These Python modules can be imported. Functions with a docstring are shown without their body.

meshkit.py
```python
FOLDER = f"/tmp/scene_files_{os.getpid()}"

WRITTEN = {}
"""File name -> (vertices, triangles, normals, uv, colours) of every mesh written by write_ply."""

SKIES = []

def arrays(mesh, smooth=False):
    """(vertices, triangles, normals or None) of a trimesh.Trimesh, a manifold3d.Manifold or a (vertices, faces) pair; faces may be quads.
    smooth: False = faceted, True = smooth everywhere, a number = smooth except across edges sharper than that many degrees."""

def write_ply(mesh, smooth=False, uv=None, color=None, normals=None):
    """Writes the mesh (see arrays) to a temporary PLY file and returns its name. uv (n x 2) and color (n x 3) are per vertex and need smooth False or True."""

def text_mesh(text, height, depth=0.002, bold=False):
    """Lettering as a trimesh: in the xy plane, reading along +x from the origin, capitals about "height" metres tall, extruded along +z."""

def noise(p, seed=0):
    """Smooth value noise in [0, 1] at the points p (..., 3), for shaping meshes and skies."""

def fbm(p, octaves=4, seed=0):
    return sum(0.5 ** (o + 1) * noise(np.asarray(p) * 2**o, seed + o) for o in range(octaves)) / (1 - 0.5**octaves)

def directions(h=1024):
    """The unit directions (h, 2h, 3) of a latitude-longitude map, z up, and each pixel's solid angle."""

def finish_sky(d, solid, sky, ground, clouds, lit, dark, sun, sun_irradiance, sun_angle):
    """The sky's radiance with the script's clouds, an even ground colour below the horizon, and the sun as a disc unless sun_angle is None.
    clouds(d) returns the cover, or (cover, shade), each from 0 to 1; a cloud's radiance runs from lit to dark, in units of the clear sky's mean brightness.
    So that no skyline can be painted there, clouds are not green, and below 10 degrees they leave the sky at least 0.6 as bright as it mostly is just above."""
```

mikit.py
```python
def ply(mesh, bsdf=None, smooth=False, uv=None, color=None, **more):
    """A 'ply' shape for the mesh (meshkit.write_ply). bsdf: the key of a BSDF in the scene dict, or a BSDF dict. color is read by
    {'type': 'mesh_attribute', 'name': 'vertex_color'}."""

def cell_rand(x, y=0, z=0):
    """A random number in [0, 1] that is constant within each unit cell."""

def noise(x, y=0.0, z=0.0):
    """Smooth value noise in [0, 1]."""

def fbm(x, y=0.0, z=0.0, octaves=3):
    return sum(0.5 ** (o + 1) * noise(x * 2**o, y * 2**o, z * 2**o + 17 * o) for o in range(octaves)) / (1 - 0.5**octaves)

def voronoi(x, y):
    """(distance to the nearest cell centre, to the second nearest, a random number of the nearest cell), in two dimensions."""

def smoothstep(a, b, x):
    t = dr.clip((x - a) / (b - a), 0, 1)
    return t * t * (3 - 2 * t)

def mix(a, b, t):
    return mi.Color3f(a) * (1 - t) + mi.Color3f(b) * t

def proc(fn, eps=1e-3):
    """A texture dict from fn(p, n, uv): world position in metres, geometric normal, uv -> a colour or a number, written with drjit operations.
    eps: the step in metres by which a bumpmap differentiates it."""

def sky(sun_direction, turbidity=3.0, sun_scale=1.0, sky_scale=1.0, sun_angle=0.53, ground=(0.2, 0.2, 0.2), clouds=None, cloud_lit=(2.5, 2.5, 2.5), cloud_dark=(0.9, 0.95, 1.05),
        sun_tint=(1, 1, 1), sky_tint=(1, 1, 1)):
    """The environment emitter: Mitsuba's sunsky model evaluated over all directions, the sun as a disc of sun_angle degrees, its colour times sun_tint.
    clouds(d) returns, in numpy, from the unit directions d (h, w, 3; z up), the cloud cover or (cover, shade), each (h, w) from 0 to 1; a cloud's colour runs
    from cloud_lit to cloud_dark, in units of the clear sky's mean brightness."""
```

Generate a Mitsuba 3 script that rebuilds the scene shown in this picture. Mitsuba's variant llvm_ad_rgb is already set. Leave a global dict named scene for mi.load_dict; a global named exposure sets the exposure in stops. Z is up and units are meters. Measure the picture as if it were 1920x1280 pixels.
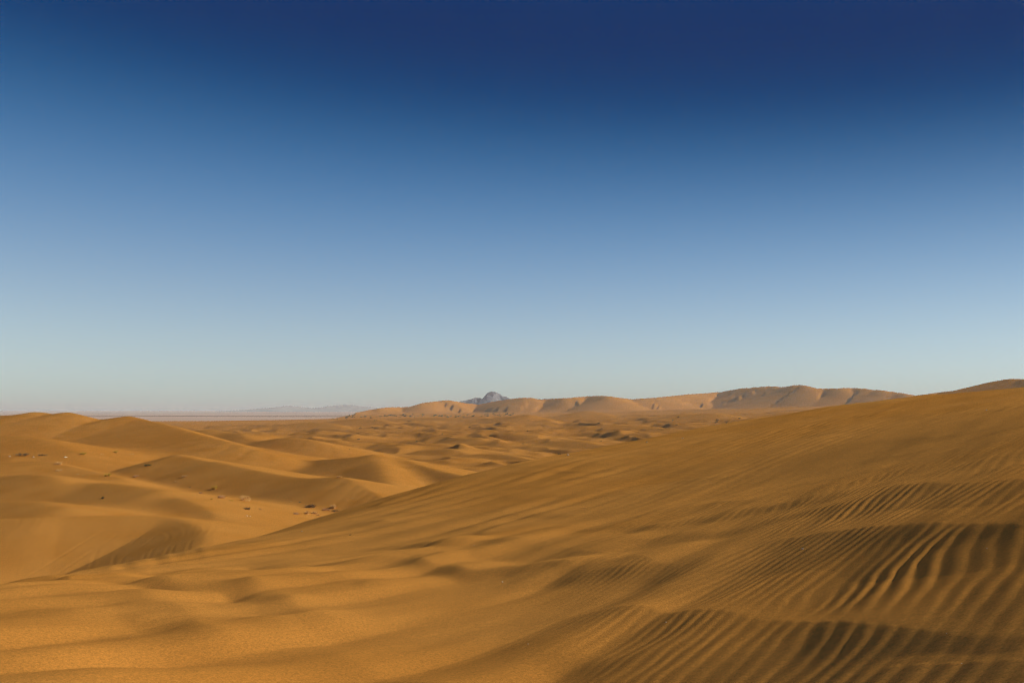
import math, random
import numpy as np
import trimesh
import mitsuba as mi
import drjit as dr
import mikit, meshkit
from scipy.interpolate import RBFInterpolator

T = mi.ScalarTransform4f
scene, labels = {}, {}

# ------------------------------------------------------------------ camera, sky, sun, air, exposure
EYE = 20.0                       # the eye stands 20 m above the salt flat, 1.7 m above the sand at its feet
FOCAL = 1663.0                   # pixels of the 1920 wide photograph (60 degrees across)
PITCH = math.atan(129.0 / FOCAL)
FWD = np.array([0, math.cos(PITCH), math.sin(PITCH)])
UP = np.array([0, -math.sin(PITCH), math.cos(PITCH)])
scene['camera'] = {'type': 'perspective', 'fov': 60.0, 'fov_axis': 'x', 'near_clip': 0.05, 'far_clip': 200000.0,
                   'to_world': T().look_at(origin=[0, 0, EYE], target=[0, float(FWD[1]), EYE + float(FWD[2])], up=[0, 0, 1]),
                   'medium': {'type': 'ref', 'id': 'air'}}
SUN_AZ, SUN_EL = 80.0, 27.5      # degrees right of the view, degrees up
_a, _e = math.radians(SUN_AZ), math.radians(SUN_EL)
SUN = [math.sin(_a) * math.cos(_e), math.cos(_a) * math.cos(_e), math.sin(_e)]


def deep_blue(d):
    """the clear desert sky deepens from a pale horizon to navy overhead, sooner towards the right-hand side"""
    el = np.degrees(np.arcsin(np.clip(d[..., 2], -1, 1))) * (1.16 + 0.20 * d[..., 0])
    el = np.maximum(el + 4.5 * d[..., 0] * np.exp(-el / 10), 0)
    t = np.clip(el / 24.5, 0, 1)
    t2 = np.clip((el - 8) / 20, 0, 1)
    return 0.99 * t * t * (3 - 2 * t), t2 * t2 * (3 - 2 * t2)


scene['sky'] = mikit.sky(SUN, turbidity=1.5, sky_scale=1.13, sky_tint=(1.25, 1.17, 1.15), sun_tint=(0.80, 1.0, 1.25), ground=(0.3, 0.2, 0.1),
                         clouds=deep_blue, cloud_lit=(0.0, 0.62, 1.62), cloud_dark=(0.0, 0.10, 0.46))
exposure = 1.6
scene['air'] = {'type': 'homogeneous', 'albedo': {'type': 'rgb', 'value': [0.92, 0.95, 0.97]}, 'sigma_t': 9e-5}
QUAL = 1.0                       # mesh density


# ------------------------------------------------------------------ helpers
def at(u, v, Y):
    """the point at depth Y (metres) on the sight line of pixel (u, v) of the photograph"""
    u, v, Y = np.broadcast_arrays(np.asarray(u, float), np.asarray(v, float), np.asarray(Y, float))
    d = FWD + (u[..., None] - 960) / FOCAL * np.array([1.0, 0, 0]) - (v[..., None] - 640) / FOCAL * UP
    return np.array([0, 0, EYE]) + d * (Y / d[..., 1])[..., None]


def sstep(a, b, x):
    t = np.clip((x - a) / (b - a), 0, 1)
    return t * t * (3 - 2 * t)


def smax(a, b, k):
    h = np.clip(0.5 + 0.5 * (a - b) / k, 0, 1)
    return b + (a - b) * h + k * h * (1 - h)


_perm = np.random.default_rng(7).integers(0, 2**31, 1 << 12)


def _hash(i, j, seed):
    return _perm[(_perm[(i + seed * 131) & 4095] + j) & 4095]


def gnoise(x, y, seed=0):
    """gradient noise, about -0.7..0.7"""
    i, j = np.floor(x).astype(np.int64), np.floor(y).astype(np.int64)
    fx, fy = x - i, y - j
    u, v = fx**3 * (fx * (fx * 6 - 15) + 10), fy**3 * (fy * (fy * 6 - 15) + 10)

    def g(a, b):
        t = _hash(i + a, j + b, seed) * (2 * math.pi / 2**31)
        return np.cos(t) * (fx - a) + np.sin(t) * (fy - b)

    n0 = g(0, 0) * (1 - u) + g(1, 0) * u
    n1 = g(0, 1) * (1 - u) + g(1, 1) * u
    return n0 * (1 - v) + n1 * v


def fbm2(x, y, octaves=4, seed=0, gain=0.5):
    s, a = 0.0, 1.0
    for o in range(octaves):
        s = s + a * gnoise(x * 2**o + 19.7 * o, y * 2**o - 7.3 * o, seed + o)
        a *= gain
    return s


def polyline(x, y, P):
    """nearest point of a plan polyline P (n x 3): distance, side (-1 camera side .. 1 far side for left-to-right lines), height there, running length"""
    best = np.full(x.shape, 1e18)
    side, zc, run = np.zeros_like(x), np.zeros_like(x), np.zeros_like(x)
    t = np.diff(P[:, :2], axis=0)
    L = np.linalg.norm(t, axis=1) + 1e-9
    n = np.stack([-t[:, 1], t[:, 0]], -1) / L[:, None]
    vn = np.vstack([n[:1], n[:-1] + n[1:], n[-1:]])
    vn /= np.linalg.norm(vn, axis=1, keepdims=True) + 1e-9
    at_len = 0.0
    for i in range(len(t)):
        a = P[i]
        k = np.clip(((x - a[0]) * t[i, 0] + (y - a[1]) * t[i, 1]) / L[i] ** 2, 0, 1)
        dx, dy = x - a[0] - k * t[i, 0], y - a[1] - k * t[i, 1]
        d = dx * dx + dy * dy
        m = d < best
        best = np.where(m, d, best)
        nx, ny = vn[i, 0] * (1 - k) + vn[i + 1, 0] * k, vn[i, 1] * (1 - k) + vn[i + 1, 1] * k
        side = np.where(m, np.clip((nx * dx + ny * dy) / (np.sqrt(d) + 1e-9), -1, 1), side)
        zc = np.where(m, a[2] + k * (P[i + 1, 2] - a[2]), zc)
        run = np.where(m, at_len + k * L[i], run)
        at_len += L[i]
    return np.sqrt(best), side, zc, run, at_len


def smooth_line(P, n=40):
    """Catmull-Rom through the points"""
    P = np.asarray(P, float)
    if len(P) < 3:
        return P
    Q = np.vstack([2 * P[0] - P[1], P, 2 * P[-1] - P[-2]])
    out = []
    per = max(2, n // (len(P) - 1))
    for i in range(len(P) - 1):
        p0, p1, p2, p3 = Q[i:i + 4]
        for t in np.linspace(0, 1, per, endpoint=False):
            out.append(0.5 * (2 * p1 + (p2 - p0) * t + (2 * p0 - 5 * p1 + 4 * p2 - p3) * t * t + (3 * p1 - p0 - 3 * p2 + p3) * t**3))
    return np.array(out + [P[-1]])


def px(rows):
    r = np.array(rows, float)
    return at(r[:, 0], r[:, 1], r[:, 2])


# ------------------------------------------------------------------ terrain: the dune underfoot
NEAR = px([
    (0, 1400, 4.0), (480, 1400, 4.25), (960, 1400, 4.1), (1440, 1400, 3.3), (1920, 1400, 2.45),
    (0, 1280, 5.35), (480, 1280, 5.75), (960, 1280, 5.5), (1440, 1280, 4.15), (1920, 1280, 2.85),
    (0, 1190, 6.9), (480, 1190, 7.5), (960, 1190, 7.1), (1440, 1190, 5.1), (1920, 1190, 3.35),
    (0, 1128, 8.6), (480, 1100, 10.7), (960, 1100, 9.6), (1440, 1100, 6.5), (1920, 1100, 3.95),
    (700, 1030, 15.8), (960, 1000, 14.3), (1440, 1000, 9.2), (1920, 1000, 4.9),
    (1000, 930, 21.0), (1200, 900, 21.0), (1500, 900, 14.5), (1920, 900, 6.9), (1680, 820, 16.5), (1920, 820, 10.2), (1450, 830, 24.0), (1920, 765, 16.5)])
CREST = px([(0, 1108, 10.6), (200, 1085, 12.8), (350, 1058, 15.2), (520, 1015, 18.4), (700, 972, 22), (800, 935, 24.5), (900, 895, 27), (1000, 868, 29),
            (1100, 848, 31), (1350, 797, 36), (1600, 757, 36), (1760, 740, 34), (1920, 726, 31), (2300, 690, 31)])
_c = np.vstack([[[-45, -4, EYE - 3.4]], [[-18, 6.5, EYE - 2.5]], CREST, [[46, 42, EYE + 3.2]]])
_more = np.array([[0, 0, EYE - 1.7], [-3, 0, EYE - 1.66], [2.2, 0, EYE - 1.1], [12, 2, EYE + 1.1], [30, 10, EYE + 3.0], [-20, -6, EYE - 2.2], [0, -20, EYE - 2.2],
                  [20, -20, EYE + 1.0], [-25, -25, EYE - 2.8], [50, 20, EYE + 4.0], [45, -20, EYE + 3.0]], float)
_pts = np.vstack([NEAR, _c, _more])
_near = RBFInterpolator(_pts[:, :2], _pts[:, 2], kernel='thin_plate_spline', smoothing=0.02)
_gx, _gy = np.linspace(-70, 75, 146 * 2), np.linspace(-70, 110, 181 * 2)
_grid = _near(np.stack(np.meshgrid(_gx, _gy), -1).reshape(-1, 2)).reshape(len(_gy), len(_gx))
from scipy.interpolate import RectBivariateSpline
_spl = RectBivariateSpline(_gy, _gx, _grid)
CREST_LINE = smooth_line(_c, 70)


def near_base(x, y):
    z = _spl.ev(np.clip(y, -70, 110), np.clip(x, -70, 75))
    d, side, _, _, _ = polyline(x, y, CREST_LINE)
    s = d * np.maximum(side, 0)
    r = 5.0
    z = z - 0.42 * (s - r * (1 - np.exp(-s / r)))
    back = np.maximum(np.hypot(x, y) - 55, 0) * (side < 0)
    return z - 0.25 * back


def hit(fn, u, v, y0=2.0, y1=4000.0):
    """the depth at which the sight line of a pixel meets the surface fn"""
    Y = np.exp(np.linspace(math.log(y0), math.log(y1), 3000))
    p = at(np.full_like(Y, u), np.full_like(Y, v), Y)
    below = np.nonzero(p[:, 2] < fn(p[:, 0], p[:, 1]))[0]
    return p[below[0]] if len(below) else p[-1]


# low transverse bars on it: pixels of each brink line, height, camera-side and far-side width
BARS = [
    ([(925, 1153), (1000, 1153), (1050, 1156), (1200, 1165), (1330, 1168), (1450, 1186), (1560, 1190), (1700, 1200), (1920, 1214)], 0.055, 0.50, 0.50),
    ([(1005, 1054), (1060, 1046), (1113, 1045), (1180, 1043), (1235, 1040)], 0.055, 0.45, 0.8),
    ([(1120, 1070), (1183, 1063), (1240, 1069), (1310, 1068)], 0.045, 0.4, 0.7),
    ([(1350, 1028), (1462, 1020), (1575, 1010), (1669, 1007), (1762, 998), (1837, 1001), (1930, 1003)], 0.055, 0.50, 0.50),
    ([(1205, 964), (1290, 956), (1357, 948), (1420, 944), (1480, 941)], 0.06, 0.6, 1.0),
    ([(1500, 950), (1580, 931), (1640, 922), (1740, 918), (1840, 917), (1930, 915)], 0.056, 0.62, 0.65),
    ([(590, 1116), (667, 1109), (735, 1109)], 0.095, 0.5, 0.9),
    ([(745, 1066), (813, 1050), (850, 1060)], 0.10, 0.6, 1.0),
    ([(640, 990), (680, 983), (730, 986), (793, 985), (850, 979)], 0.12, 0.9, 1.4),
    ([(40, 1161), (140, 1160), (233, 1147), (285, 1146)], 0.10, 0.6, 1.0),
    ([(440, 1177), (500, 1190), (545, 1190), (640, 1172)], 0.095, 0.5, 0.9),
    ([(250, 1095), (330, 1092), (400, 1086)], 0.06, 0.8, 1.8),
    ([(470, 1066), (540, 1060), (600, 1050)], 0.06, 0.8, 1.8),
    ([(1560, 1285), (1700, 1262), (1930, 1255)], 0.04, 0.5, 1.0),
]
for n, (line, amp, wn, wf) in enumerate(BARS):
    BARS[n] = (smooth_line(np.array([hit(near_base, u, v, 2, 60) for u, v in line]), 24), amp, wn, wf, line[-1][0] > 1900)

RIP = math.radians(43)           # ripples run 43 degrees right of the view direction
RK = np.array([math.cos(RIP), -math.sin(RIP)])


def ripple_wave(phase):
    """one ripple: a rounded back that steepens towards sharp troughs, crest near its right-hand side; 0..1"""
    t = (phase / (2 * math.pi)) % 1.0
    w = np.where(t < 0.66, np.sin(0.5 * math.pi * t / 0.66), np.cos(0.5 * math.pi * (t - 0.66) / 0.34) ** 1.3)
    return 0.55 * w + 0.45 * (0.5 - 0.5 * np.cos(2 * math.pi * (t - 0.10)))


def near_detail(x, y):
    """bars, ripples and faint undulations of the dune underfoot"""
    z = np.zeros_like(x)
    lee = np.zeros_like(x)
    bald = np.zeros_like(x)
    wig = 0.10 * gnoise(x * 1.3, y * 0.9, 31) + 0.04 * gnoise(x * 3.7, y * 2.0, 32)
    for p, amp, wn, wf, runs_on in BARS:
        q = 4 * wf
        m = (x > p[:, 0].min() - q) & (x < p[:, 0].max() + q) & (y > p[:, 1].min() - q) & (y < p[:, 1].max() + q)
        if not m.any():
            continue
        xx, yy = x[m] + 0.3 * wig[m], y[m] + wig[m]
        t = np.diff(p[:, :2], axis=0)
        L = np.linalg.norm(t, axis=1) + 1e-9
        run = np.concatenate([[0], np.cumsum(L)])
        at_vertex = sstep(0, 0.35 * run[-1], run) * (1.0 if runs_on else sstep(0, 0.35 * run[-1], run[-1] - run)) * (0.85 + 0.5 * gnoise(run * 0.9, run * 0 + amp * 100, 33))
        n = np.stack([-t[:, 1], t[:, 0]], -1) / L[:, None]
        top, shelter, behind = np.zeros_like(xx), np.zeros_like(xx), np.zeros_like(xx)
        for i in range(len(t)):
            k = np.clip(((xx - p[i, 0]) * t[i, 0] + (yy - p[i, 1]) * t[i, 1]) / L[i] ** 2, 0, 1)
            dx, dy = xx - p[i, 0] - k * t[i, 0], yy - p[i, 1] - k * t[i, 1]
            d = np.hypot(dx, dy)
            near = 0.5 - 0.5 * np.clip((n[i, 0] * dx + n[i, 1] * dy) / (d + 1e-9), -1, 1)
            fade = at_vertex[i] + k * (at_vertex[i + 1] - at_vertex[i])
            e = np.sqrt(d * d + 0.02**2) - 0.02
            top = np.maximum(top, fade * (near * np.exp(-((e / wn) ** 1.2)) + (1 - near) * np.exp(-e / wf)))
            shelter = np.maximum(shelter, fade * near * np.clip(d / 0.10, 0, 1) * np.exp(-((d / (2.8 * wn)) ** 2)))
            behind = np.maximum(behind, fade * (1 - near) * np.exp(-((d / (0.45 * wf)) ** 2)))
        z[m] = np.maximum(z[m], amp * top)
        bald[m] = np.maximum(bald[m], behind)
        lee[m] = np.maximum(lee[m], shelter * min(1.0, amp / 0.07))
    r = np.hypot(x, y)
    along = x * RK[1] * -1 + y * RK[0]           # distance along the ripples
    across = x * RK[0] + y * RK[1]
    right = sstep(-0.05, 0.33, x / np.maximum(np.abs(y), 1.0))
    # scallops: low drifts with a steeper left-hand face
    sc = field_dunes(x, y, 1.8, 36, 0.8, (0.78, 0.62))
    z += 0.082 * (1 - 0.8 * right) * (1 - 0.75 * sstep(10, 17, r)) * sc * (0.4 + 1.2 * sstep(-0.3, 0.4, gnoise(x * 0.21, y * 0.21, 37)))
    lee = np.maximum(lee, 0.30 * sc * (1 - right))
    # broad undulations running with the ripples
    wob = 0.7 * gnoise(along * 0.16 + 3, across * 0.35, 41) + 0.12 * gnoise(along * 0.7, across * 1.1, 40)
    z += 0.100 * (1 - 0.4 * sstep(8, 14, r)) * ripple_wave((across + wob) * 2 * math.pi / 1.15 + 1.0) * sstep(-0.35, 0.30, gnoise(along * 0.22, across * 0.37, 42)) * (1 - 0.95 * right)
    z += 0.05 * gnoise(along * 0.22, across * 0.55, 43) + 0.025 * gnoise(along * 0.5, across * 1.3, 44)
    z += 0.012 * gnoise(along * 1.1, across * 3.2, 34) * (1 - sstep(12, 20, r))
    # ripples
    patch = sstep(-0.25, 0.35, gnoise(along * 0.33 + 5.1, across * 0.5, 45) + 0.22 * right)
    wob = 0.34 * gnoise(along * 0.42, across * 0.55, 46) + 0.07 * gnoise(along * 1.4, across * 2.0, 47) + 0.02 * gnoise(along * 4.0, across * 6.0, 39)
    breakup = np.clip(0.85 + 1.0 * gnoise(along * 1.1, across * 2.4, 48), 0.15, 1.3)
    m1 = np.clip(0.30 * patch * (0.25 + 0.75 * right) + 0.95 * lee * (0.3 + 0.7 * right), 0, 1) * breakup
    m1 = m1 * (1 - sstep(11, 19, r)) * (1 - 0.9 * np.clip(bald, 0, 1))
    z += 0.0102 * m1 * ripple_wave((across + wob) * 2 * math.pi / 0.120)
    # the wider ripples higher up the slope
    m2 = sstep(9, 18, r) * right * sstep(-0.3, 0.25, gnoise(along * 0.10, across * 0.2, 49)) * breakup
    wob2 = 0.8 * gnoise(along * 0.12, across * 0.25, 50) + 0.1 * gnoise(along * 0.6, across * 0.9, 51)
    z += 0.018 * m2 * ripple_wave((across + wob2) * 2 * math.pi / 0.40)
    return z


# ------------------------------------------------------------------ terrain: valley, dune field, far ridge
# the valley floor below the dunes: (pixel column, depth, height against the eye)
FLOOR = [(0, 30, -12), (960, 30, -12), (1900, 30, -9), (-60, 62, -11.3), (-60, 70, -10.6), (130, 62, -12.5), (250, 62, -12.4), (500, 66, -12.6), (0, 92, -11.0), (300, 92, -11.1), (520, 90, -12.4), (700, 95, -13), (1000, 95, -13), (1500, 95, -12),
         (0, 120, -10.5), (200, 120, -11.0), (450, 122, -12.1), (620, 120, -13.0), (800, 122, -13.8), (1100, 120, -14), (0, 150, -10.6), (250, 150, -11.6), (500, 155, -14.2), (800, 160, -15),
         (0, 200, -10.5), (250, 205, -11.5), (500, 200, -15), (900, 200, -16), (1400, 200, -14), (0, 300, -13), (400, 300, -16), (900, 300, -17), (1500, 300, -13), (1900, 300, -8),
         (0, 600, -18), (500, 600, -17.5), (900, 600, -17), (1300, 600, -15), (1900, 600, -6), (0, 1000, -18.5), (500, 1000, -18.5), (900, 1000, -17), (1300, 1000, -12), (1900, 1000, 0),
         (0, 1500, -18.5), (500, 1500, -18.0), (900, 1500, -14), (1300, 1500, -8), (1600, 1500, 2), (1900, 1500, 6), (500, 2200, -16), (700, 2200, -11.5), (900, 2200, -10), (1300, 2200, -2), (1700, 2200, 10),
         (700, 3000, -11), (900, 3000, -9), (1300, 3000, -3), (1700, 3000, 10), (0, 3000, -18), (700, 4200, -12), (1200, 4200, -4), (1800, 4200, 10)]
_f = np.array([[(u - 960) / FOCAL / math.cos(PITCH) * Y, Y, EYE + z - 1.3 * float(sstep(75, 110, Y) * (1 - sstep(500, 900, Y)))] for u, Y, z in FLOOR])
_pol = np.stack([np.arctan2(_f[:, 0], _f[:, 1]) * 3.0, np.log(np.hypot(_f[:, 0], _f[:, 1]))], -1)
_floor = RBFInterpolator(_pol, _f[:, 2], kernel='thin_plate_spline', smoothing=0.01)
_pa, _pr = np.linspace(-0.75, 0.75, 121), np.linspace(math.log(30), math.log(7000), 161)
_fg = _floor(np.stack(np.meshgrid(_pa * 3.0, _pr), -1).reshape(-1, 2)).reshape(len(_pr), len(_pa))
_fspl = RectBivariateSpline(_pr, _pa, _fg)

# crest lines of single dunes: (u, v, depth) points, camera-side slope, far-side slope, crest rounding, blend
RIDGES = [
    # the big dune on the left
    ([(-260, 800, 310), (-120, 786, 305), (-40, 780, 300), (0, 779, 296), (35, 777, 292), (65, 772, 290), (82, 774, 292), (95, 777, 296), (110, 775, 292), (128, 773, 286), (150, 780, 284),
      (172, 786, 290), (205, 785, 288), (240, 780, 282), (258, 785, 278), (290, 791, 270), (320, 798, 258), (350, 808, 246), (390, 819, 232), (430, 829, 222), (480, 843, 215), (520, 856, 212)], 0.24, 0.30, 1.3, 2.0),
    ([(-120, 822, 215), (0, 817, 212), (60, 820, 205), (100, 829, 196), (140, 846, 186)], 0.20, 0.10, 2.0, 2.0),
    # the peaked dune and its long brink
    ([(240, 905, 158), (267, 885, 160), (295, 869, 161), (312, 861, 161), (332, 852, 160), (345, 855, 158), (387, 864, 153), (410, 866, 150), (440, 873, 146), (525, 890, 138), (580, 896, 134),
      (647, 895, 131), (690, 917, 122), (727, 935, 114), (760, 942, 110)], 0.34, 0.12, 0.5, 0.9),
    # the dune with the sweeping spur
    ([(470, 872, 226), (555, 865, 220), (639, 859, 208), (675, 856, 202), (702, 855, 196)], 0.48, 0.12, 0.8, 1.2),
    ([(702, 855, 198), (716, 875, 180), (728, 900, 160), (745, 922, 143), (765, 936, 130)], 0.40, 0.28, 2.0, 1.0),
    ([(702, 855, 196), (733, 858, 198), (764, 864, 194), (817, 880, 180), (870, 892, 168)], 0.46, 0.12, 0.5, 1.2),
    # ridges behind
    ([(335, 818, 330), (355, 811, 335), (390, 805, 345), (425, 810, 350), (455, 813, 345), (465, 820, 330), (487, 826, 325), (535, 820, 330), (580, 824, 335), (620, 838, 335)], 0.45, 0.14, 0.6, 1.2),
    ([(470, 818, 352), (490, 813, 356), (507, 821, 350)], 0.35, 0.2, 1.0, 1.0),
    ([(380, 838, 260), (420, 835, 262), (470, 838, 262), (520, 850, 255), (545, 860, 245)], 0.40, 0.12, 0.6, 1.2),
    ([(585, 828, 400), (602, 826, 405), (635, 825, 410), (665, 840, 395), (690, 852, 370)], 0.5, 0.12, 0.6, 1.0),
    ([(640, 830, 420), (690, 827, 430), (720, 830, 425), (770, 846, 380), (800, 852, 360)], 0.4, 0.12, 0.6, 1.0),
    ([(795, 843, 330), (825, 841, 335), (850, 841, 335), (868, 848, 328), (900, 857, 310), (945, 862, 300)], 0.45, 0.12, 0.6, 1.0),
    ([(870, 852, 300), (920, 850, 305), (960, 853, 300), (1000, 862, 285), (1050, 862, 270)], 0.45, 0.10, 0.5, 1.0),
    ([(1000, 834, 400), (1050, 826, 410), (1090, 826, 410), (1130, 834, 390), (1165, 833, 380)], 0.35, 0.10, 1.0, 1.0),
    ([(880, 834, 480), (960, 830, 500), (1030, 822, 520), (1080, 824, 500)], 0.4, 0.1, 0.8, 1.0),
    ([(540, 797, 900), (565, 792, 910), (600, 792, 910), (628, 796, 880), (660, 808, 800), (690, 813, 760)], 0.40, 0.16, 1.5, 2.5),
    ([(620, 794, 1040), (640, 787, 1060), (680, 785, 1080), (712, 787, 1070), (738, 795, 980), (790, 809, 820)], 0.42, 0.16, 1.5, 2.5),
    ([(735, 786, 1150), (780, 783, 1180), (840, 783, 1180), (880, 786, 1150), (920, 790, 1060)], 0.42, 0.16, 1.5, 2.5),
    ([(905, 789, 1060), (925, 784, 1080), (958, 780, 1085), (992, 777, 1070), (988, 783, 1030), (978, 793, 980), (960, 802, 900)], 0.50, 0.28, 0.8, 1.5),
    ([(992, 777, 1070), (1020, 784, 1020), (1040, 792, 950), (1070, 800, 900)], 0.30, 0.25, 1.2, 1.5),
    ([(1035, 788, 1300), (1060, 778, 1330), (1095, 771, 1350), (1125, 774, 1340), (1160, 784, 1280)], 0.45, 0.16, 1.5, 2.5),
    ([(1010, 793, 1100), (1060, 783, 1150), (1100, 780, 1180), (1160, 784, 1150), (1200, 790, 1100)], 0.42, 0.16, 1.2, 2.0),
    ([(1270, 785, 900), (1300, 777, 930), (1340, 774, 940), (1365, 778, 930), (1400, 787, 880)], 0.45, 0.16, 1.2, 2.0),
    ([(1265, 784, 1000), (1285, 774, 1030), (1305, 776, 1030), (1330, 784, 980)], 0.42, 0.2, 1.0, 1.5),
    ([(1120, 800, 700), (1170, 797, 720), (1230, 800, 700)], 0.45, 0.15, 0.8, 1.5),
    ([(1180, 812, 560), (1230, 806, 580), (1290, 808, 560)], 0.4, 0.14, 0.8, 1.5),
    ([(1395, 790, 640), (1440, 778, 760), (1490, 772, 800), (1540, 778, 780)], 0.45, 0.15, 1.0, 1.5),
    # low steps of the left middle ground
    ([(-60, 868, 160), (0, 866, 160), (90, 866, 158), (130, 875, 152), (200, 890, 143), (225, 896, 140)], 0.10, 0.30, 1.2, 0.8),
    ([(-60, 895, 122), (0, 892, 122), (60, 889, 124), (100, 893, 123), (120, 907, 116)], 0.30, 0.10, 1.0, 0.8),
    ([(85, 920, 108), (150, 911, 111), (190, 905, 114), (250, 911, 111), (300, 918, 110)], 0.30, 0.08, 1.0, 0.8),
    ([(270, 948, 97), (310, 938, 100), (340, 934, 101), (375, 947, 97), (405, 964, 91)], 0.34, 0.10, 0.6, 0.6),
    ([(-60, 940, 93), (0, 940, 93), (70, 941, 92), (120, 952, 87)], 0.25, 0.10, 1.2, 0.8),
    # the rim of the bowl on the left
    ([(-160, 980, 74), (-60, 975, 73.5), (60, 971, 73.5), (130, 968, 74.5), (250, 966, 75.5), (330, 971, 75), (372, 987, 71), (388, 1005, 66), (372, 1028, 61), (320, 1050, 56), (240, 1075, 51)], 0.34, 0.10, 0.6, 0.8),
    # mound right of the bowl
    ([(385, 1030, 76), (430, 1008, 82), (470, 996, 84), (495, 996, 84), (522, 1006, 82)], 0.40, 0.16, 0.6, 0.6),
]
FAR = [
    ([(655, 776, 2500), (680, 771, 2600), (720, 764, 2700), (770, 762, 2850), (785, 758, 2800), (800, 754, 2850), (820, 752, 2900), (840, 750, 2950), (870, 755, 3100), (900, 757, 3200), (940, 750, 3000),
      (985, 745, 2800), (1010, 748, 2850), (1035, 747, 2800), (1060, 746, 2750), (1085, 744, 2820), (1110, 742, 2800), (1140, 742, 2700), (1150, 744, 2750), (1185, 748, 2950), (1200, 747, 2900),
      (1240, 744, 2950), (1290, 739, 3100), (1320, 737, 3200), (1345, 735, 3320), (1350, 735, 3320), (1390, 728, 3150), (1440, 724, 3000), (1470, 725, 2920), (1500, 721, 2800), (1530, 728, 2760), (1590, 727, 2720),
      (1630, 729, 2650), (1680, 735, 2560), (1715, 741, 2500)], 0.36, 0.30, 3.0, 9.0),
    ([(1690, 746, 1500), (1720, 741, 1500), (1765, 735, 1450), (1800, 730, 1420), (1840, 720, 1350), (1880, 712, 1300), (1905, 710, 1280), (1960, 712, 1250), (2100, 716, 1250)], 0.45, 0.25, 3.0, 6.0),
]


def turned(rows):
    """crest lines of the field run from far left to near right, square to the wind; the named exceptions keep their own depths"""
    u, v, Y = np.array(rows, float).T
    if rows[0][0] in (-260, -120, -160, 385, 992) or (rows[0][0] == 702):
        return rows
    k = 0.75
    mid = Y.mean()
    line = mid * (1 + k * (u.mean() - 960) / FOCAL) / (1 + k * (u - 960) / FOCAL)
    return np.stack([u, v, line + 0.35 * (Y - mid)], -1)


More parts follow.
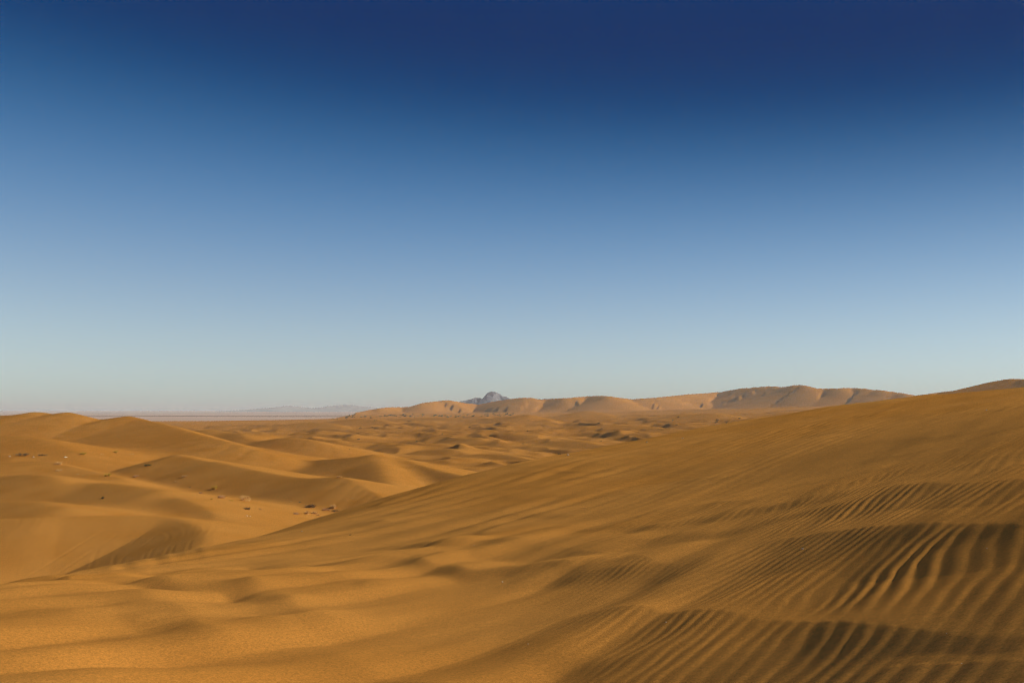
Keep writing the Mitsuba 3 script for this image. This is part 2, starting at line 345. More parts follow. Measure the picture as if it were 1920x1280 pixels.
RIDGES = [(px(smooth_line(turned(r[0]), 44)), 0.82 * min(r[1], 0.40) * (0.62 if max(q[2] for q in r[0]) > 450 else 1.0), max(r[2], 0.19), *r[3:]) for r in RIDGES]


def broken_crest(rows, swing):
    """the far crest zigzags in plan: spurs and hollows along it catch the light in turn"""
    q = smooth_line(np.array(rows, float), 150)
    q[:, 2] += swing * (1.2 * gnoise(q[:, 0] / 33.0, q[:, 0] * 0, 120) + 0.5 * gnoise(q[:, 0] / 11.0, q[:, 0] * 0, 121)) * np.where((q[:, 0] > 1230) & (q[:, 0] < 1440), 0.45, 1.0)
    q[:, 1] += 0.6 * gnoise(q[:, 0] / 9.0, q[:, 0] * 0, 122)
    return px(q)


FAR = [(broken_crest(r[0], (70.0, 35.0)[n]), *r[1:]) for n, r in enumerate(FAR)]


def add_ridge(h, x, y, line, sn, sf, r, k, wob=0.0, seed=0):
    """a dune from its crest line: the upper envelope of slopes that fall away from every piece of the line"""
    reach = min(1.2 * (line[:, 2].max() - (EYE - 19)) / max(min(sn, sf), 0.1), 130) if wob == 0 else 420
    m = (x > line[:, 0].min() - reach) & (x < line[:, 0].max() + reach) & (y > line[:, 1].min() - reach) & (y < line[:, 1].max() + reach)
    if not m.any():
        return h
    xx, yy = x[m], y[m]
    r = np.maximum(r, (0.0016 if wob else 0.0036) * np.hypot(xx, yy))
    t = np.diff(line[:, :2], axis=0)
    L = np.linalg.norm(t, axis=1) + 1e-9
    n = np.stack([-t[:, 1], t[:, 0]], -1) / L[:, None]
    vn = np.vstack([n[:1], n[:-1] + n[1:], n[-1:]])
    vn /= np.linalg.norm(vn, axis=1, keepdims=True) + 1e-9
    best = np.full(xx.shape, -1e9)
    run0 = 0.0
    run, far_off, face = np.zeros_like(xx), np.zeros_like(xx), np.zeros_like(xx)
    for i in range(len(t)):
        a, b = line[i], line[i + 1]
        q = np.clip(((xx - a[0]) * t[i, 0] + (yy - a[1]) * t[i, 1]) / L[i] ** 2, 0, 1)
        dx, dy = xx - a[0] - q * t[i, 0], yy - a[1] - q * t[i, 1]
        d = np.hypot(dx, dy)
        nx, ny = vn[i, 0] * (1 - q) + vn[i + 1, 0] * q, vn[i, 1] * (1 - q) + vn[i + 1, 1] * q
        near = 0.5 - 0.5 * np.clip((nx * dx + ny * dy) / (d + 1e-9), -1, 1)
        c = a[2] + q * (b[2] - a[2]) - (sf + (sn - sf) * near) * (np.sqrt(d * d + r * r) - r)
        if wob:
            w = c > best
            run, far_off, face = np.where(w, run0 + q * L[i], run), np.where(w, d, far_off), np.where(w, near, face)
        best = np.maximum(best, c)
        run0 += L[i]
    if wob:
        best = best + wob * np.minimum(far_off / 60, 1) * face * (0.7 * fbm2(run / 70.0, far_off / 300.0, 3, seed) + 0.5 * fbm2(run / 24.0, far_off / 160.0, 2, seed + 5) * sstep(-0.1, 0.4, gnoise(run / 210.0, far_off / 500, seed + 8)))
    h = h.copy()
    h[m] = smax(best, h[m], k)
    return h


def field_dunes(x, y, lam, seed, soft=0.4, way=(0.64, 0.77)):
    """rows of small winding dunes with their steeper face towards the camera's left; 0..1"""
    w = 0.75 * gnoise(x / (1.5 * lam), y / (1.5 * lam), seed) + 0.22 * gnoise(x / (0.45 * lam), y / (0.45 * lam), seed + 1)
    ph = (way[0] * x + way[1] * y) / lam + 1.25 * w
    cell = np.floor(ph)
    t = ph - cell
    A = np.clip(0.68 + 1.25 * gnoise(x / (1.7 * lam) + cell * 7.31, y / (1.7 * lam) + cell * 3.7, seed + 2), 0, 1.25)
    face = sstep(0, 0.38, t) * soft + np.clip(t / 0.38, 0, 1) * (1 - soft)
    back = np.clip((1 - t) / 0.62, 0, 1) ** 1.2 * (1 - 0.8 * soft) + sstep(1, 0.38, t) * 0.8 * soft
    return A * np.where(t < 0.38, face, back)


TRACKS = []


def far_base(x, y):
    r = np.maximum(np.hypot(x, y), 1.0)
    az = np.clip(np.arctan2(x, y), -0.72, 0.72)
    h = _fspl.ev(np.clip(np.log(r), math.log(32), math.log(6800)), az)
    tip = (x / np.maximum(y, 1.0))
    edge = 1650 + 2400 * sstep(-0.21, -0.13, tip) + 120 * gnoise(x / 300, y / 300, 60)
    # the field's own small dunes
    west = 1 - sstep(-0.24, -0.16, tip)
    amp = 4.6 * (1 - 0.55 * west * sstep(500, 900, r)) * sstep(150, 360, r) * (1 - sstep(1350 - 350 * west, 1750 - 350 * west, r + 150 * gnoise(x / 260, y / 260, 61)))
    amp = amp * np.where(x > 0.35 * y, 1.3, 1.0) * (1 - 0.7 * sstep(-0.30, -0.42, tip) * (1 - sstep(300, 420, r)))
    h = h + 0.8 * amp * field_dunes(x, y, 56.0, 71, 0.2) + 2.4 * sstep(110, 260, r) * (1 - sstep(1000, 1400, r)) * (1 - 0.8 * sstep(-0.30, -0.42, tip) * (1 - sstep(300, 420, r))) * (field_dunes(x + 500, y, 26.0, 81, 0.15) - 0.3)
    h = h + 2.3 * sstep(75, 120, r) * (1 - sstep(260, 380, r)) * (field_dunes(x, y, 30.0, 85, 0.15) - 0.35)
    h = h + sstep(100, 300, r) * (1.3 * gnoise(x / 130, y / 130, 91)) + 0.25 * gnoise(x / 17, y / 17, 92) * sstep(50, 90, r)
    for rd in RIDGES:
        h = add_ridge(h, x, y, *rd)
    # aprons at the foot of the far ridge
    am = sstep(1600, 1900, r) * (1 - sstep(3300, 3600, r))
    h = h + am * sstep(-0.05, 0.25, tip) * 5.0 * field_dunes(x, y, 120.0, 101)
    for n, rd in enumerate(FAR):
        h = add_ridge(h, x, y, *rd, wob=(19.0, 7.0)[n], seed=110 + 10 * n)
    # beyond the field: under the salt flat
    out = sstep(edge, edge * 1.12, r)
    return h * (1 - out) + (-6.0) * out


def ground(x, y, detail=True, which=False):
    x, y = np.asarray(x, float), np.asarray(y, float)
    f = np.full(x.shape, -20.0)
    r = np.hypot(x, y)
    m = r > 12
    f[m] = far_base(x[m], y[m])
    n = np.full(x.shape, -500.0)
    k = r < 160
    n[k] = near_base(x[k], y[k])
    if detail:
        d = np.hypot(x, y) < 75
        n[d] += near_detail(x[d], y[d])
    h = smax(n, f, 0.8)
    if detail:
        cut, heap = np.zeros_like(h), np.zeros_like(h)
        for line, half, depth, width in TRACKS:
            t = (x > line[:, 0].min() - 3) & (x < line[:, 0].max() + 3) & (y > line[:, 1].min() - 3) & (y < line[:, 1].max() + 3)
            if t.any():
                d, side, _, run, L = polyline(x[t], y[t], line)
                q = (np.abs(d) - half) / width
                fade = depth * np.clip(run / 3, 0, 1) * np.clip((L - run) / 3, 0, 1)
                cut[t] = np.maximum(cut[t], fade * np.exp(-q * q))
                heap[t] = np.maximum(heap[t], fade * np.exp(-((np.abs(q) - 1.6) ** 2)))
        h = h - cut + 0.8 * heap
    return (h, n > f) if which else h


def locate(u, v, detail=False):
    return hit(lambda a, b: ground(a, b, detail), u, v, 3.0, 6000)


# tyre tracks: pixels of the line between the wheels
for line in [
    [(45, 1095), (110, 1060), (190, 1010), (215, 995), (260, 982), (310, 975)],
    [(125, 1095), (190, 1060), (245, 1030), (285, 1000), (315, 985)],
    [(200, 992), (260, 985), (310, 987), (335, 997), (330, 1010), (290, 1032), (245, 1056), (200, 1080)],
    [(215, 986), (290, 978), (350, 980), (367, 992), (350, 1012), (300, 1040), (250, 1068)],
    [(0, 1004), (50, 985), (75, 968), (95, 955)],
    [(390, 975), (375, 1000), (330, 1035), (270, 1068)],
    [(47, 1090), (58, 1045)],
    [(255, 960), (285, 945), (300, 930)], [(265, 965), (300, 945), (318, 933)], [(305, 963), (330, 943)],
    [(475, 888), (490, 876)], [(502, 884), (514, 872)], [(363, 878), (378, 868)], [(376, 890), (382, 868)],
]:
    TRACKS.append((smooth_line(np.array([locate(u, v) for u, v in line]), 40), 0.75, 0.012, 0.13))


def fan_angles():
    """azimuths of the terrain sheet's columns: fine ahead, coarse behind"""
    fine = np.arange(-33.5, 33.5, 0.10 / QUAL)
    side = 33.5 * np.exp(np.linspace(0, math.log(180 / 33.5), int(70 * QUAL)))
    return np.radians(np.concatenate([-side[::-1][:-1], fine, side]))


def fan_radii():
    out, r = [], 1.2
    while r < 4600:
        out.append(r)
        r *= 1 + (0.012 if r < 2.4 else 0.0046 if r < 30 else 0.0060 if r < 48 else 0.0045 if r < 52 else 0.0024 if r < 105 else 0.0045 if r < 240 else 0.0060 if r < 1800 else 0.0085) / QUAL
    return np.array(out)


ang, rad = fan_angles(), fan_radii()
A, R = np.meshgrid(ang, rad)
X, Y = R * np.sin(A), R * np.cos(A)
Z, is_near = ground(X.ravel(), Y.ravel(), which=True)
V = np.stack([X.ravel(), Y.ravel(), Z], -1)
nr, na = len(rad), len(ang)
i, j = np.meshgrid(np.arange(nr - 1), np.arange(na - 1), indexing='ij')
q = np.stack([i * na + j, i * na + j + 1, (i + 1) * na + j + 1, (i + 1) * na + j], -1).reshape(-1, 4)
F = np.vstack([q[:, [0, 2, 1]], q[:, [0, 3, 2]]])
V = np.vstack([V, [[0, 0, EYE - 1.7]]])
cap = np.stack([np.full(na - 1, len(V) - 1), np.arange(1, na), np.arange(na - 1)], -1)
F = np.vstack([F, cap])
is_near = np.append(is_near, True)
_n = np.cross(V[F[:, 1]] - V[F[:, 0]], V[F[:, 2]] - V[F[:, 0]])
N = np.zeros_like(V)
for k in range(3):
    for c in range(3):
        N[:, c] += np.bincount(F[:, k], _n[:, c], len(V))
N[: nr * na].reshape(nr, na, 3)[:, 0] += N[: nr * na].reshape(nr, na, 3)[:, -1]
N[: nr * na].reshape(nr, na, 3)[:, -1] = N[: nr * na].reshape(nr, na, 3)[:, 0]
N /= np.linalg.norm(N, axis=1, keepdims=True) + 1e-30
if N[len(N) // 2, 2] < 0:
    F, N = F[:, ::-1], -N
fr = np.hypot(V[F, 0], V[F, 1]).mean(1)
kind = np.where(is_near[F].all(1), 0, np.where(fr < 1750, 1, 2))
fx = V[F, 0].mean(1)
kind[(kind >= 1) & (fx > 0.43 * V[F, 1].mean(1)) & (fr > 1000)] = 2


def sheet(key, faces, bsdf):
    used, inv = np.unique(faces, return_inverse=True)
    path = meshkit.write_ply((V[used], inv.reshape(-1, 3)), False, normals=N[used])
    scene[key] = {'type': 'ply', 'filename': path, 'face_normals': False, 'bsdf': {'type': 'ref', 'id': bsdf}}


# ------------------------------------------------------------------ materials
def sand(pale, deep, grain=1.0):
    def fn(p, n, uv):
        a = mikit.fbm(p.x * 0.35, p.y * 0.35, 0, 3)
        b = mikit.fbm(p.x * 0.021 + 7, p.y * 0.021, 0, 3)
        g = mikit.noise(p.x * 160, p.y * 160, p.z * 160) * 0.6 + mikit.noise(p.x * 70, p.y * 70, p.z * 70) * 0.4
        c = mikit.mix(pale, deep, mikit.smoothstep(0.25, 0.75, 0.55 * a + 0.45 * b))
        return c * (1 + grain * (g - 0.5))
    return {'type': 'diffuse', 'reflectance': mikit.proc(fn)}


scene['sand_material'] = sand((0.71, 0.298, 0.062), (0.64, 0.248, 0.042), 0.55)


def salt_colour(p, n, uv):
    """bands of clean salt crust and of brown mud across the flat"""
    d = p.y * (1 + 0.10 * (mikit.fbm(p.x / 1900.0, p.y / 2500.0, 0, 3) - 0.5)) + 0.05 * p.x
    mud = 0.6 * mikit.smoothstep(2350, 2600, d) * (1 - mikit.smoothstep(3300, 4000, d))
    broken = mikit.fbm(p.x / 700.0, d / 210.0, 5, 3)
    m = dr.clip(mud * mikit.smoothstep(0.22, 0.55, broken - 0.02) + 0.25 * mikit.smoothstep(0.55, 0.75, broken), 0, 1)
    return mikit.mix((0.82, 0.56, 0.42), (0.42, 0.24, 0.16), m)


scene['salt_material'] = {'type': 'diffuse', 'reflectance': mikit.proc(salt_colour)}


def rock_colour(p, n, uv):
    a = mikit.fbm(p.x / 700.0, p.y / 700.0, p.z / 160.0, 4)
    return mikit.mix((0.38, 0.35, 0.37), (0.26, 0.25, 0.28), mikit.smoothstep(0.3, 0.7, a))


scene['hill_material'] = {'type': 'diffuse', 'reflectance': {'type': 'rgb', 'value': [0.50, 0.42, 0.38]}}
scene['rock_material'] = {'type': 'diffuse', 'reflectance': mikit.proc(rock_colour)}

sheet('sand_dune', F[kind == 0], 'sand_material')
labels['sand_dune'] = {'kind': 'structure', 'label': 'large rippled sand dune slope in the foreground rising to the right'}
sheet('dune_field', F[kind == 1], 'sand_material')
labels['dune_field'] = {'kind': 'structure', 'label': 'rolling golden dunes and hollows filling the valley beyond the foreground slope'}
sheet('dune_ridge', F[kind == 2], 'sand_material')
labels['dune_ridge'] = {'kind': 'structure', 'label': 'long pinkish chain of high dunes along the horizon'}

# ------------------------------------------------------------------ salt flat, mountains
rr = np.concatenate([[1.0], np.exp(np.linspace(math.log(300), math.log(60000), 60))])
aa = np.radians(np.linspace(0, 360, 181))
_A, _R = np.meshgrid(aa, rr)
_V = np.stack([_R * np.sin(_A), _R * np.cos(_A), np.where(_R > 1000, 0.0, -12.0)], -1).reshape(-1, 3)
i, j = np.meshgrid(np.arange(len(rr) - 1), np.arange(len(aa) - 1), indexing='ij')
w = len(aa)
_Q = np.stack([i * w + j, (i + 1) * w + j, (i + 1) * w + j + 1, i * w + j + 1], -1).reshape(-1, 4)
scene['salt_flat'] = mikit.ply((_V, _Q[:, ::-1]), 'salt_material')
labels['salt_flat'] = {'kind': 'structure', 'label': 'pale salt flat with dark brown bands stretching to the horizon on the left'}


def range_mesh(outline, depth, rough, seed, thick):
    """a mountain range: outline in pixels, at one distance; peaks fall to the plain on both sides"""
    o = np.array(outline, float)
    top = at(o[:, 0], o[:, 1], depth)
    xs = np.linspace(top[0, 0], top[-1, 0], 420)
    ys = np.linspace(-1.0, 1.0, 120)
    top = smooth_line(top, 120)
    gx, gy = np.meshgrid(xs, ys)
    crest = np.interp(gx, top[:, 0], top[:, 2])
    n = fbm2(gx / (thick * 0.55), gy * thick / (thick * 0.55), 5, seed, 0.55)
    body = np.clip(1 - np.abs(gy + 0.25 * gnoise(gx / thick, gx * 0, seed + 9)), 0, 1)
    ridged = 1 - np.abs(fbm2(gx / (thick * 0.5), gy * 1.8, 5, seed + 3, 0.55)) * 1.2
    z = crest * body ** 0.85 * (1 - rough + rough * ridged) + crest * 0.10 * n * body
    z = np.minimum(z * (1 + 0.30 * rough), crest * (1 + 0.03 * n))
    V_ = np.stack([gx, depth + gy * thick, np.where(body <= 0, -15.0, z - 6.0)], -1).reshape(-1, 3)
    h_, w_ = gx.shape
    a, b = np.meshgrid(np.arange(h_ - 1), np.arange(w_ - 1), indexing='ij')
    Q_ = np.stack([a * w_ + b, a * w_ + b + 1, (a + 1) * w_ + b + 1, (a + 1) * w_ + b], -1).reshape(-1, 4)
    return V_, Q_


scene['mountain'] = mikit.ply(range_mesh([(848, 772), (858, 753), (875, 748), (890, 744), (893, 743), (900, 744), (908, 741), (914, 735), (922, 733), (930, 734), (940, 738), (950, 742), (960, 747), (975, 752), (990, 758), (1005, 772)],
                                         5200, 0.40, 201, 300), 'rock_material', smooth=True)
labels['mountain'] = {'kind': 'structure', 'label': 'bluish rocky mountain with a rounded peak behind the dune chain'}
scene['hills'] = mikit.ply(range_mesh([(420, 769.5), (460, 767), (505, 764), (528, 761.5), (545, 760), (560, 761.5), (580, 764), (600, 763), (620, 760), (640, 758.5), (655, 758), (675, 760.5), (700, 763), (722, 767), (745, 769.5)],
                                      13500, 0.4, 221, 1000), 'hill_material', smooth=True)
labels['hills'] = {'kind': 'structure', 'label': 'faint hazy hills low on the horizon behind the salt flat'}
scene['hills_001'] = mikit.ply(range_mesh([(1000, 769), (1010, 752), (1018, 746), (1024, 746), (1035, 750), (1060, 769)], 5400, 0.4, 241, 300), 'rock_material', smooth=True)
labels['hills_001'] = {'kind': 'structure', 'label': 'tip of a distant bluish peak just right of the mountain'}

# ------------------------------------------------------------------ plants, stones, sticks
def plain(rgb, rough=None):
    return {'type': 'twosided', 'bsdf': {'type': 'diffuse', 'reflectance': {'type': 'rgb', 'value': list(rgb)}}}


scene['straw_material'] = plain((0.78, 0.50, 0.20))
scene['twig_material'] = plain((0.66, 0.39, 0.19))
scene['yellow_material'] = plain((0.66, 0.42, 0.08))
scene['dead_material'] = plain((0.26, 0.16, 0.085))
scene['scrub_material'] = plain((0.13, 0.11, 0.05))
scene['pale_stone_material'] = plain((0.85, 0.66, 0.45))
scene['dark_stone_material'] = plain((0.09, 0.055, 0.035))


def rod(points, radii):
    """a three-sided tapering twig"""
    p = np.asarray(points, float)
    t = np.gradient(p, axis=0)
    t /= np.linalg.norm(t, axis=1, keepdims=True) + 1e-9
    a = np.cross(t, [0.31, 0.57, 0.76])
    a /= np.linalg.norm(a, axis=1, keepdims=True) + 1e-9
    b = np.cross(t, a)
    k = np.arange(3) * 2 * math.pi / 3
    v = p[:, None] + np.asarray(radii)[:, None, None] * (np.cos(k)[None, :, None] * a[:, None] + np.sin(k)[None, :, None] * b[:, None])
    i, j = np.meshgrid(np.arange(len(p) - 1), np.arange(3), indexing='ij')
    q = np.stack([i * 3 + j, i * 3 + (j + 1) % 3, (i + 1) * 3 + (j + 1) % 3, (i + 1) * 3 + j], -1).reshape(-1, 4)
    return v.reshape(-1, 3), np.vstack([q[:, [0, 1, 2]], q[:, [0, 2, 3]]])


def joined(parts):
    at_, v, f = 0, [], []
    for a, b in parts:
        v.append(a)
        f.append(b + at_)
        at_ += len(a)
    return np.vstack(v), np.vstack(f)


def shrub(seed, wide, high, n, thick, upright=0.5):
    """a dry desert shrub: many thin forked twigs from a few roots"""
    g = np.random.default_rng(seed)
    parts = []
    roots = g.normal(0, 0.22, (5, 2)) * [wide, wide * 0.6]
    for _ in range(n):
        r0 = roots[g.integers(5)] + g.normal(0, 0.05, 2) * wide
        out = g.normal(0, 1, 2)
        out /= np.linalg.norm(out) + 1e-6
        L = high * g.uniform(0.45, 1.05)
        lean = g.uniform(0.1, 1.0) * (1 - upright)
        tip = np.array([r0[0] + out[0] * lean * wide * 0.5, r0[1] + out[1] * lean * wide * 0.5, L * (1 - 0.55 * lean)])
        base = np.array([r0[0], r0[1], -0.04])
        mid = 0.5 * (base + tip) + [g.normal(0, 0.06) * wide, g.normal(0, 0.06) * wide, 0.12 * L]
        parts.append(rod([base, mid, tip], [thick, thick * 0.8, thick * 0.35]))
        for _ in range(2):
            e = mid + (tip - mid) * g.uniform(0, 0.6)
            f = e + [g.normal(0, 0.16) * wide, g.normal(0, 0.16) * wide, g.uniform(-0.05, 0.30) * high]
            parts.append(rod([e, f], [thick * 0.7, thick * 0.3]))
    return joined(parts)


def stone(seed, flat=0.6):
    m = trimesh.creation.icosphere(2, 1.0)
    v = np.array(m.vertices)
    g = np.random.default_rng(seed)
    for _ in range(7):                      # knock flat faces off
        d = g.normal(0, 1, 3)
        d /= np.linalg.norm(d)
        c = g.uniform(0.62, 0.85)
        over = np.maximum(v @ d - c, 0)
        v -= over[:, None] * d * 0.9
    v *= [1.0, g.uniform(0.6, 0.9), flat]
    return v, np.array(m.faces)


def scrub(seed):
    """a round desert bush, one metre across: leafy flakes on a shell with gaps"""
    g = np.random.default_rng(seed)
    parts = []
    for _ in range(90):
        d = g.normal(0, 1, 3)
        d[2] = abs(d[2])
        d /= np.linalg.norm(d)
        c = d * g.uniform(0.30, 0.52) * (1 + 0.35 * math.sin(5 * d[0] + seed) * math.cos(4 * d[1]))
        c[2] *= 0.85
        a, b = g.normal(0, 1, 3), g.normal(0, 1, 3)
        a *= 0.10 / np.linalg.norm(a)
        b *= 0.10 / np.linalg.norm(b)
        parts.append((np.array([c - a, c + b, c + a, c - b]), np.array([[0, 1, 2], [0, 2, 3]])))
    for k in range(4):
        a = 1.6 * k + seed
        parts.append(rod([[0, 0, -0.1], [0.15 * math.cos(a), 0.15 * math.sin(a), 0.2], [0.32 * math.cos(a), 0.32 * math.sin(a), 0.38]], [0.03, 0.025, 0.012]))
    return joined(parts)


def numbered(name):
    if name not in scene:
        return name
    k = 1
    while f'{name}_{k:03d}' in scene:
        k += 1
    return f'{name}_{k:03d}'


def put(name, shape, p, scale, turn, label, category, group=None, sink=0.0):
    key = numbered(name)
    sx, sy, sz = scale if isinstance(scale, tuple) else (scale,) * 3
    scene[key] = {**shape, 'to_world': T().translate([float(p[0]), float(p[1]), float(p[2]) - sink]).rotate([0, 0, 1], float(turn)).scale([float(sx), float(sy), float(sz)])}
    labels[key] = {'label': label, 'category': category}
    if group:
        labels[key]['group'] = group
    return key


def wide_at(p, pixels):
    """metres that so many pixels of the photograph span at the point"""
    return pixels * p[1] / FOCAL


# dry shrubs of the valley: pixel of the foot, width in pixels, height share, material, label
SHRUBS = [
    (460, 939, 24, 0.62, 'straw', 60, 0.75, 'dry straw shrub with a tall upright tuft, tallest plant on the valley floor'),
    (464, 955, 18, 0.40, 'dead', 40, 0.3, 'dark dead shrub with pale tips just below the tall straw tuft'),
    (490, 955, 9, 0.40, 'twig', 30, 0.4, 'small tan twig clump right of the dark dead shrub'),
    (545, 941, 8, 0.50, 'straw', 30, 0.4, 'small bright straw clump between the tall tuft and the broken dark bush'),
    (563, 942, 7, 0.40, 'dead', 30, 0.3, 'tiny brown clump just left of the broken dark bush'),
    (583, 951, 22, 0.42, 'dead', 90, 0.25, 'broken dark brown bush, darkest clump on the valley floor'),
    (612, 957, 20, 0.35, 'twig', 60, 0.3, 'low brown twiggy clump just right of the broken dark bush'),
    (624, 953, 22, 0.50, 'straw', 70, 0.45, 'straw shrub on a low sand mound right of the broken dark bush'),
    (630, 958, 14, 0.35, 'dead', 40, 0.3, 'brown stalks at the right foot of the mound shrub'),
    (556, 964, 18, 0.30, 'twig', 60, 0.3, 'flat grey clump at the left end of the pale grass row'),
    (575, 963, 18, 0.42, 'straw', 70, 0.6, 'pale grass clump in the middle of the row below the dark bush'),
    (588, 963, 16, 0.42, 'straw', 70, 0.6, 'pale grass clump, second from the right of the row below the dark bush'),
    (598, 966, 10, 0.40, 'straw', 40, 0.5, 'small pale grass clump at the right end of the row'),
    (595, 987, 10, 0.35, 'dead', 40, 0.3, 'small dark stalks close to the edge of the foreground dune'),
    (434, 939, 9, 0.40, 'yellow', 30, 0.4, 'tiny yellow clump left of the tall straw tuft'),
    (418, 934, 24, 0.38, 'twig', 80, 0.35, 'wide grey twig shrub with dark base left of the tall straw tuft'),
    (397, 936, 9, 0.35, 'yellow', 30, 0.4, 'small yellow clump left of the wide grey twig shrub'),
    (403, 917, 12, 0.80, 'yellow', 80, 0.5, 'round yellow green shrub above the wide grey twig shrub'),
    (377, 925, 8, 0.60, 'twig', 40, 0.4, 'small grey tuft below and left of the round yellow green shrub'),
    (358, 914, 7, 0.40, 'dead', 30, 0.3, 'tiny brown clump left of the round yellow green shrub'),
    (347, 894, 14, 0.40, 'straw', 50, 0.4, 'pale clump with dark stalks at the foot of the peaked dune'),
    (332, 903, 8, 0.40, 'straw', 30, 0.4, 'tiny pale clump below the foot of the peaked dune'),
    (254, 894, 14, 0.40, 'twig', 50, 0.3, 'leaning twig clump left of the peaked dune'),
    (276, 873, 14, 0.35, 'scrub', 50, 0.3, 'small dark green clump on the left flank of the peaked dune'),
    (203, 893, 15, 0.60, 'yellow', 90, 0.5, 'bright yellow shrub on the edge of the flat sand step at the left'),
    (156, 892, 8, 0.30, 'straw', 30, 0.3, 'pale flat clump left of the bright yellow shrub'),
    (145, 890, 10, 0.30, 'straw', 40, 0.3, 'second pale flat clump left of the bright yellow shrub'),
    (112, 883, 15, 0.35, 'straw', 60, 0.3, 'low arched tan clump on the flat sand step at the left'),
    (112, 871, 18, 0.45, 'straw', 70, 0.6, 'pale spiky shrub in the trough behind the flat sand step'),
    (43, 854, 24, 0.30, 'dead', 80, 0.3, 'brown twig litter at the far left below the big dune'),
    (78, 854, 14, 0.30, 'dead', 50, 0.3, 'small brown twig litter right of the larger one at the far left'),
    (155, 852, 17, 0.40, 'yellow', 80, 0.5, 'yellow grass clump at the foot of the big left dune'),
    (218, 849, 14, 0.50, 'yellow', 60, 0.4, 'golden shrub on a tiny mound at the foot of the big left dune'),
    (190, 852, 6, 0.40, 'straw', 25, 0.4, 'tiny straw clump between the yellow grass and the golden shrub'),
    (248, 852, 7, 0.50, 'straw', 30, 0.4, 'tiny bright clump right of the golden shrub'),
    (634, 895, 12, 0.40, 'straw', 50, 0.4, 'pale clump on the long brink below the spur dune'),
    (661, 934, 9, 0.30, 'straw', 30, 0.4, 'two pale tufts on the smooth sand below the long brink'),
    (1048, 852, 12, 0.35, 'dead', 40, 0.3, 'dark stalks beside the edge of the foreground dune in mid field'),
]
for k, (u, v, wpx, hi, mat, n, upr, text) in enumerate(SHRUBS):
    p = locate(u, v)
    wdt = 0.8 * wide_at(p, wpx)
    mesh = shrub(400 + k, wdt, wdt * hi, n, 0.0075 + 0.00006 * p[1], upr)
    put('dry_shrub', mikit.ply(mesh, mat + '_material'), p, 1.0, 0, text, 'shrub')

STONES = [
    (18, 856, 5, 'pale', 'white stone at the far left below the big dune, leftmost of the white stones'),
    (63, 857, 5, 'pale', 'white stone just right of the brown twig litter at the far left'),
    (123, 858, 7, 'pale', 'cream coloured stone on the sand between the white stones and the yellow grass'),
    (193, 934, 8, 'dark', 'single dark stone on the bare sand above the bowl'),
    (566, 996, 4, 'pale', 'white stone near the edge of the foreground dune on the valley floor'),
    (463, 967, 4, 'pale', 'white pebble below the dark dead shrub, left one of two'),
    (469, 968, 4, 'pale', 'white pebble below the dark dead shrub, right one of two'),
    (1065, 853, 6, 'pale', 'pale stone beside the dark stalks at the edge of the foreground dune'),
    (1505, 1029, 5, 'pale', 'white shell bit on the rippled slope under the long sand brink'),
    (1851, 1028, 4, 'pale', 'white shell bit at the right beside a dark hollow of the slope'),
    (1850, 769, 4, 'pale', 'white speck high on the foreground dune near the skyline'),
    (1249, 1166, 3, 'pale', 'tiny pale pebble on the lowest long brink of the foreground dune'),
    (1775, 1187, 3, 'pale', 'tiny pale pebble above the right end of the lowest long brink'),
    (1803, 1244, 3, 'pale', 'tiny pale pebble in the bottom right corner of the slope'),
    (942, 1091, 4, 'pale', 'tiny pale pebble on smooth sand in the middle of the foreground dune'),
    (990, 1207, 3, 'pale', 'tiny pale pebble low in the middle of the foreground dune'),
    (1213, 829, 4, 'pale', 'white speck near the middle of the foreground dune skyline, left one of two'),
    (1280, 822, 4, 'pale', 'white speck near the middle of the foreground dune skyline, right one of two'),
    (657, 1003, 4, 'dark', 'tiny dark pebble near the left edge of the foreground dune'),
    (8, 1262, 4, 'pale', 'tiny pale pebble in the bottom left corner of the foreground dune'),
    (889, 1022, 3, 'pale', 'tiny pale pebble on the pale streak of the foreground dune'),
]
for k, (u, v, wpx, tone, text) in enumerate(STONES):
    p = locate(u, v, True)
    rds = 0.5 * wide_at(p, wpx)
    put('stone', mikit.ply(stone(500 + k), tone + '_stone_material', smooth=30), p, rds, 40 * k, text, 'stone', sink=-0.2 * rds)

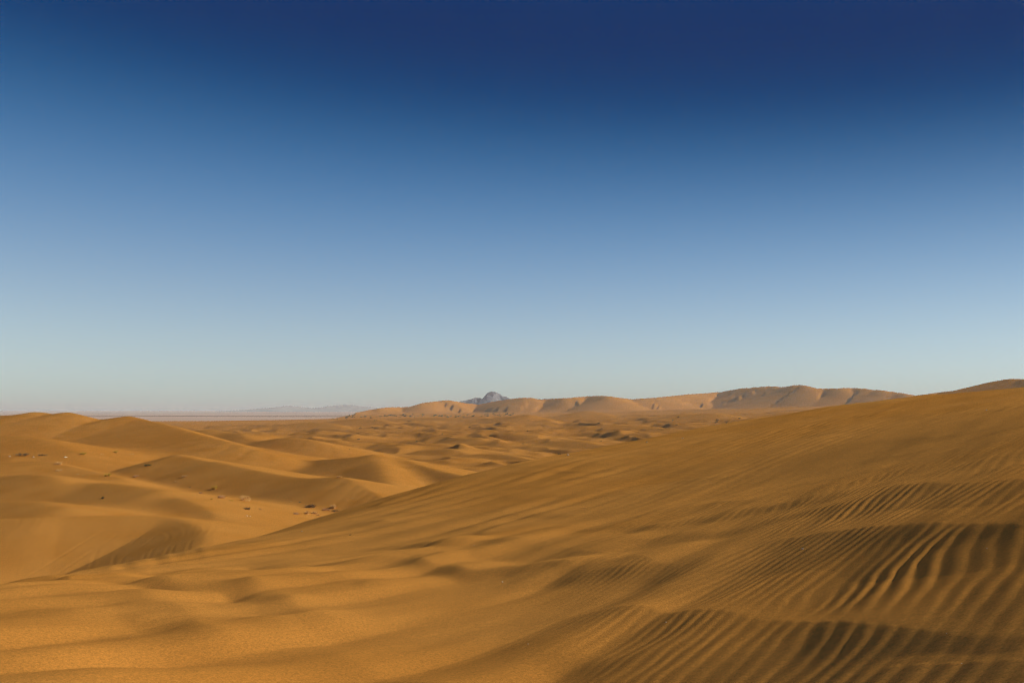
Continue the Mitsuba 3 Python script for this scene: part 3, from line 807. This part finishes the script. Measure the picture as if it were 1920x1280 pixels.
p = locate(1094, 954, True)
put('twig', mikit.ply(rod([[-0.055, 0.02, 0.006], [-0.01, 0.0, 0.016], [0.05, -0.03, 0.010]], [0.0035, 0.0045, 0.003]), 'straw_material'), p, 1.2, 0, 'thin pale straw lying alone on the foreground dune', 'twig')
p = locate(243, 1196, True)
put('twig', mikit.ply(joined([rod([[-0.02, 0, 0.002], [0, 0, 0.006], [0.012, 0.005, 0.022]], [0.0022, 0.0022, 0.0012]), rod([[-0.014, 0.01, 0.002], [0.008, 0, 0.006]], [0.002, 0.0012])]), 'straw_material'), p, 0.9, 0,
    'tiny forked straw on the lower left of the foreground dune', 'twig')

# dark bushes of the plain and the dune field
rng = np.random.default_rng(11)
BUSH = [mikit.ply(scrub(k), 'scrub_material') for k in range(5)]
spots = []
for _ in range(120):
    u = rng.uniform(600, 985)
    spots.append((u, 781.5 - 0.009 * (u - 600) + rng.normal(0, 1.7), rng.uniform(2.2, 5.5), 0))
for _ in range(30):
    u = rng.uniform(345, 640)
    spots.append((u, 788.0 - 0.012 * (u - 345) + rng.normal(0, 0.5), rng.uniform(1.6, 4.5), 1))
for _ in range(46):
    u = rng.uniform(640, 1420)
    spots.append((u, rng.uniform(786, 846) - 0.02 * (u - 640), rng.uniform(2.5, 6.0), 2))
TEXT = [('small dark bush in the scrub belt at the foot of the far dunes', 'bushes in the scrub belt below the far dunes'),
        ('tiny dark bush in the thin line along the near edge of the salt flat', 'bushes along the near edge of the salt flat'),
        ('small dark bush scattered among the dunes of the middle field', 'bushes scattered among the middle dunes')]
for u, v, wpx, kd in spots:
    p = locate(u, v)
    if p[1] < 180 or p[1] > 4000:
        continue
    wdt = wide_at(p, wpx) * (0.75 if kd == 2 else 1.0)
    put('bush', BUSH[rng.integers(5)], p, (wdt * rng.uniform(1.0, 1.5), wdt, wdt * rng.uniform(0.55, 0.9)), rng.uniform(0, 360), TEXT[kd][0], 'bush', TEXT[kd][1])

# ------------------------------------------------------------------ air
scene['haze'] = {'type': 'cube', 'to_world': T().translate([0, 0, 59.0]).scale([66000, 66000, 84.0]), 'bsdf': {'type': 'null'}, 'interior': {'type': 'ref', 'id': 'air'}}
labels['haze'] = {'kind': 'stuff', 'label': 'thin pale haze over the desert', 'category': 'haze'}
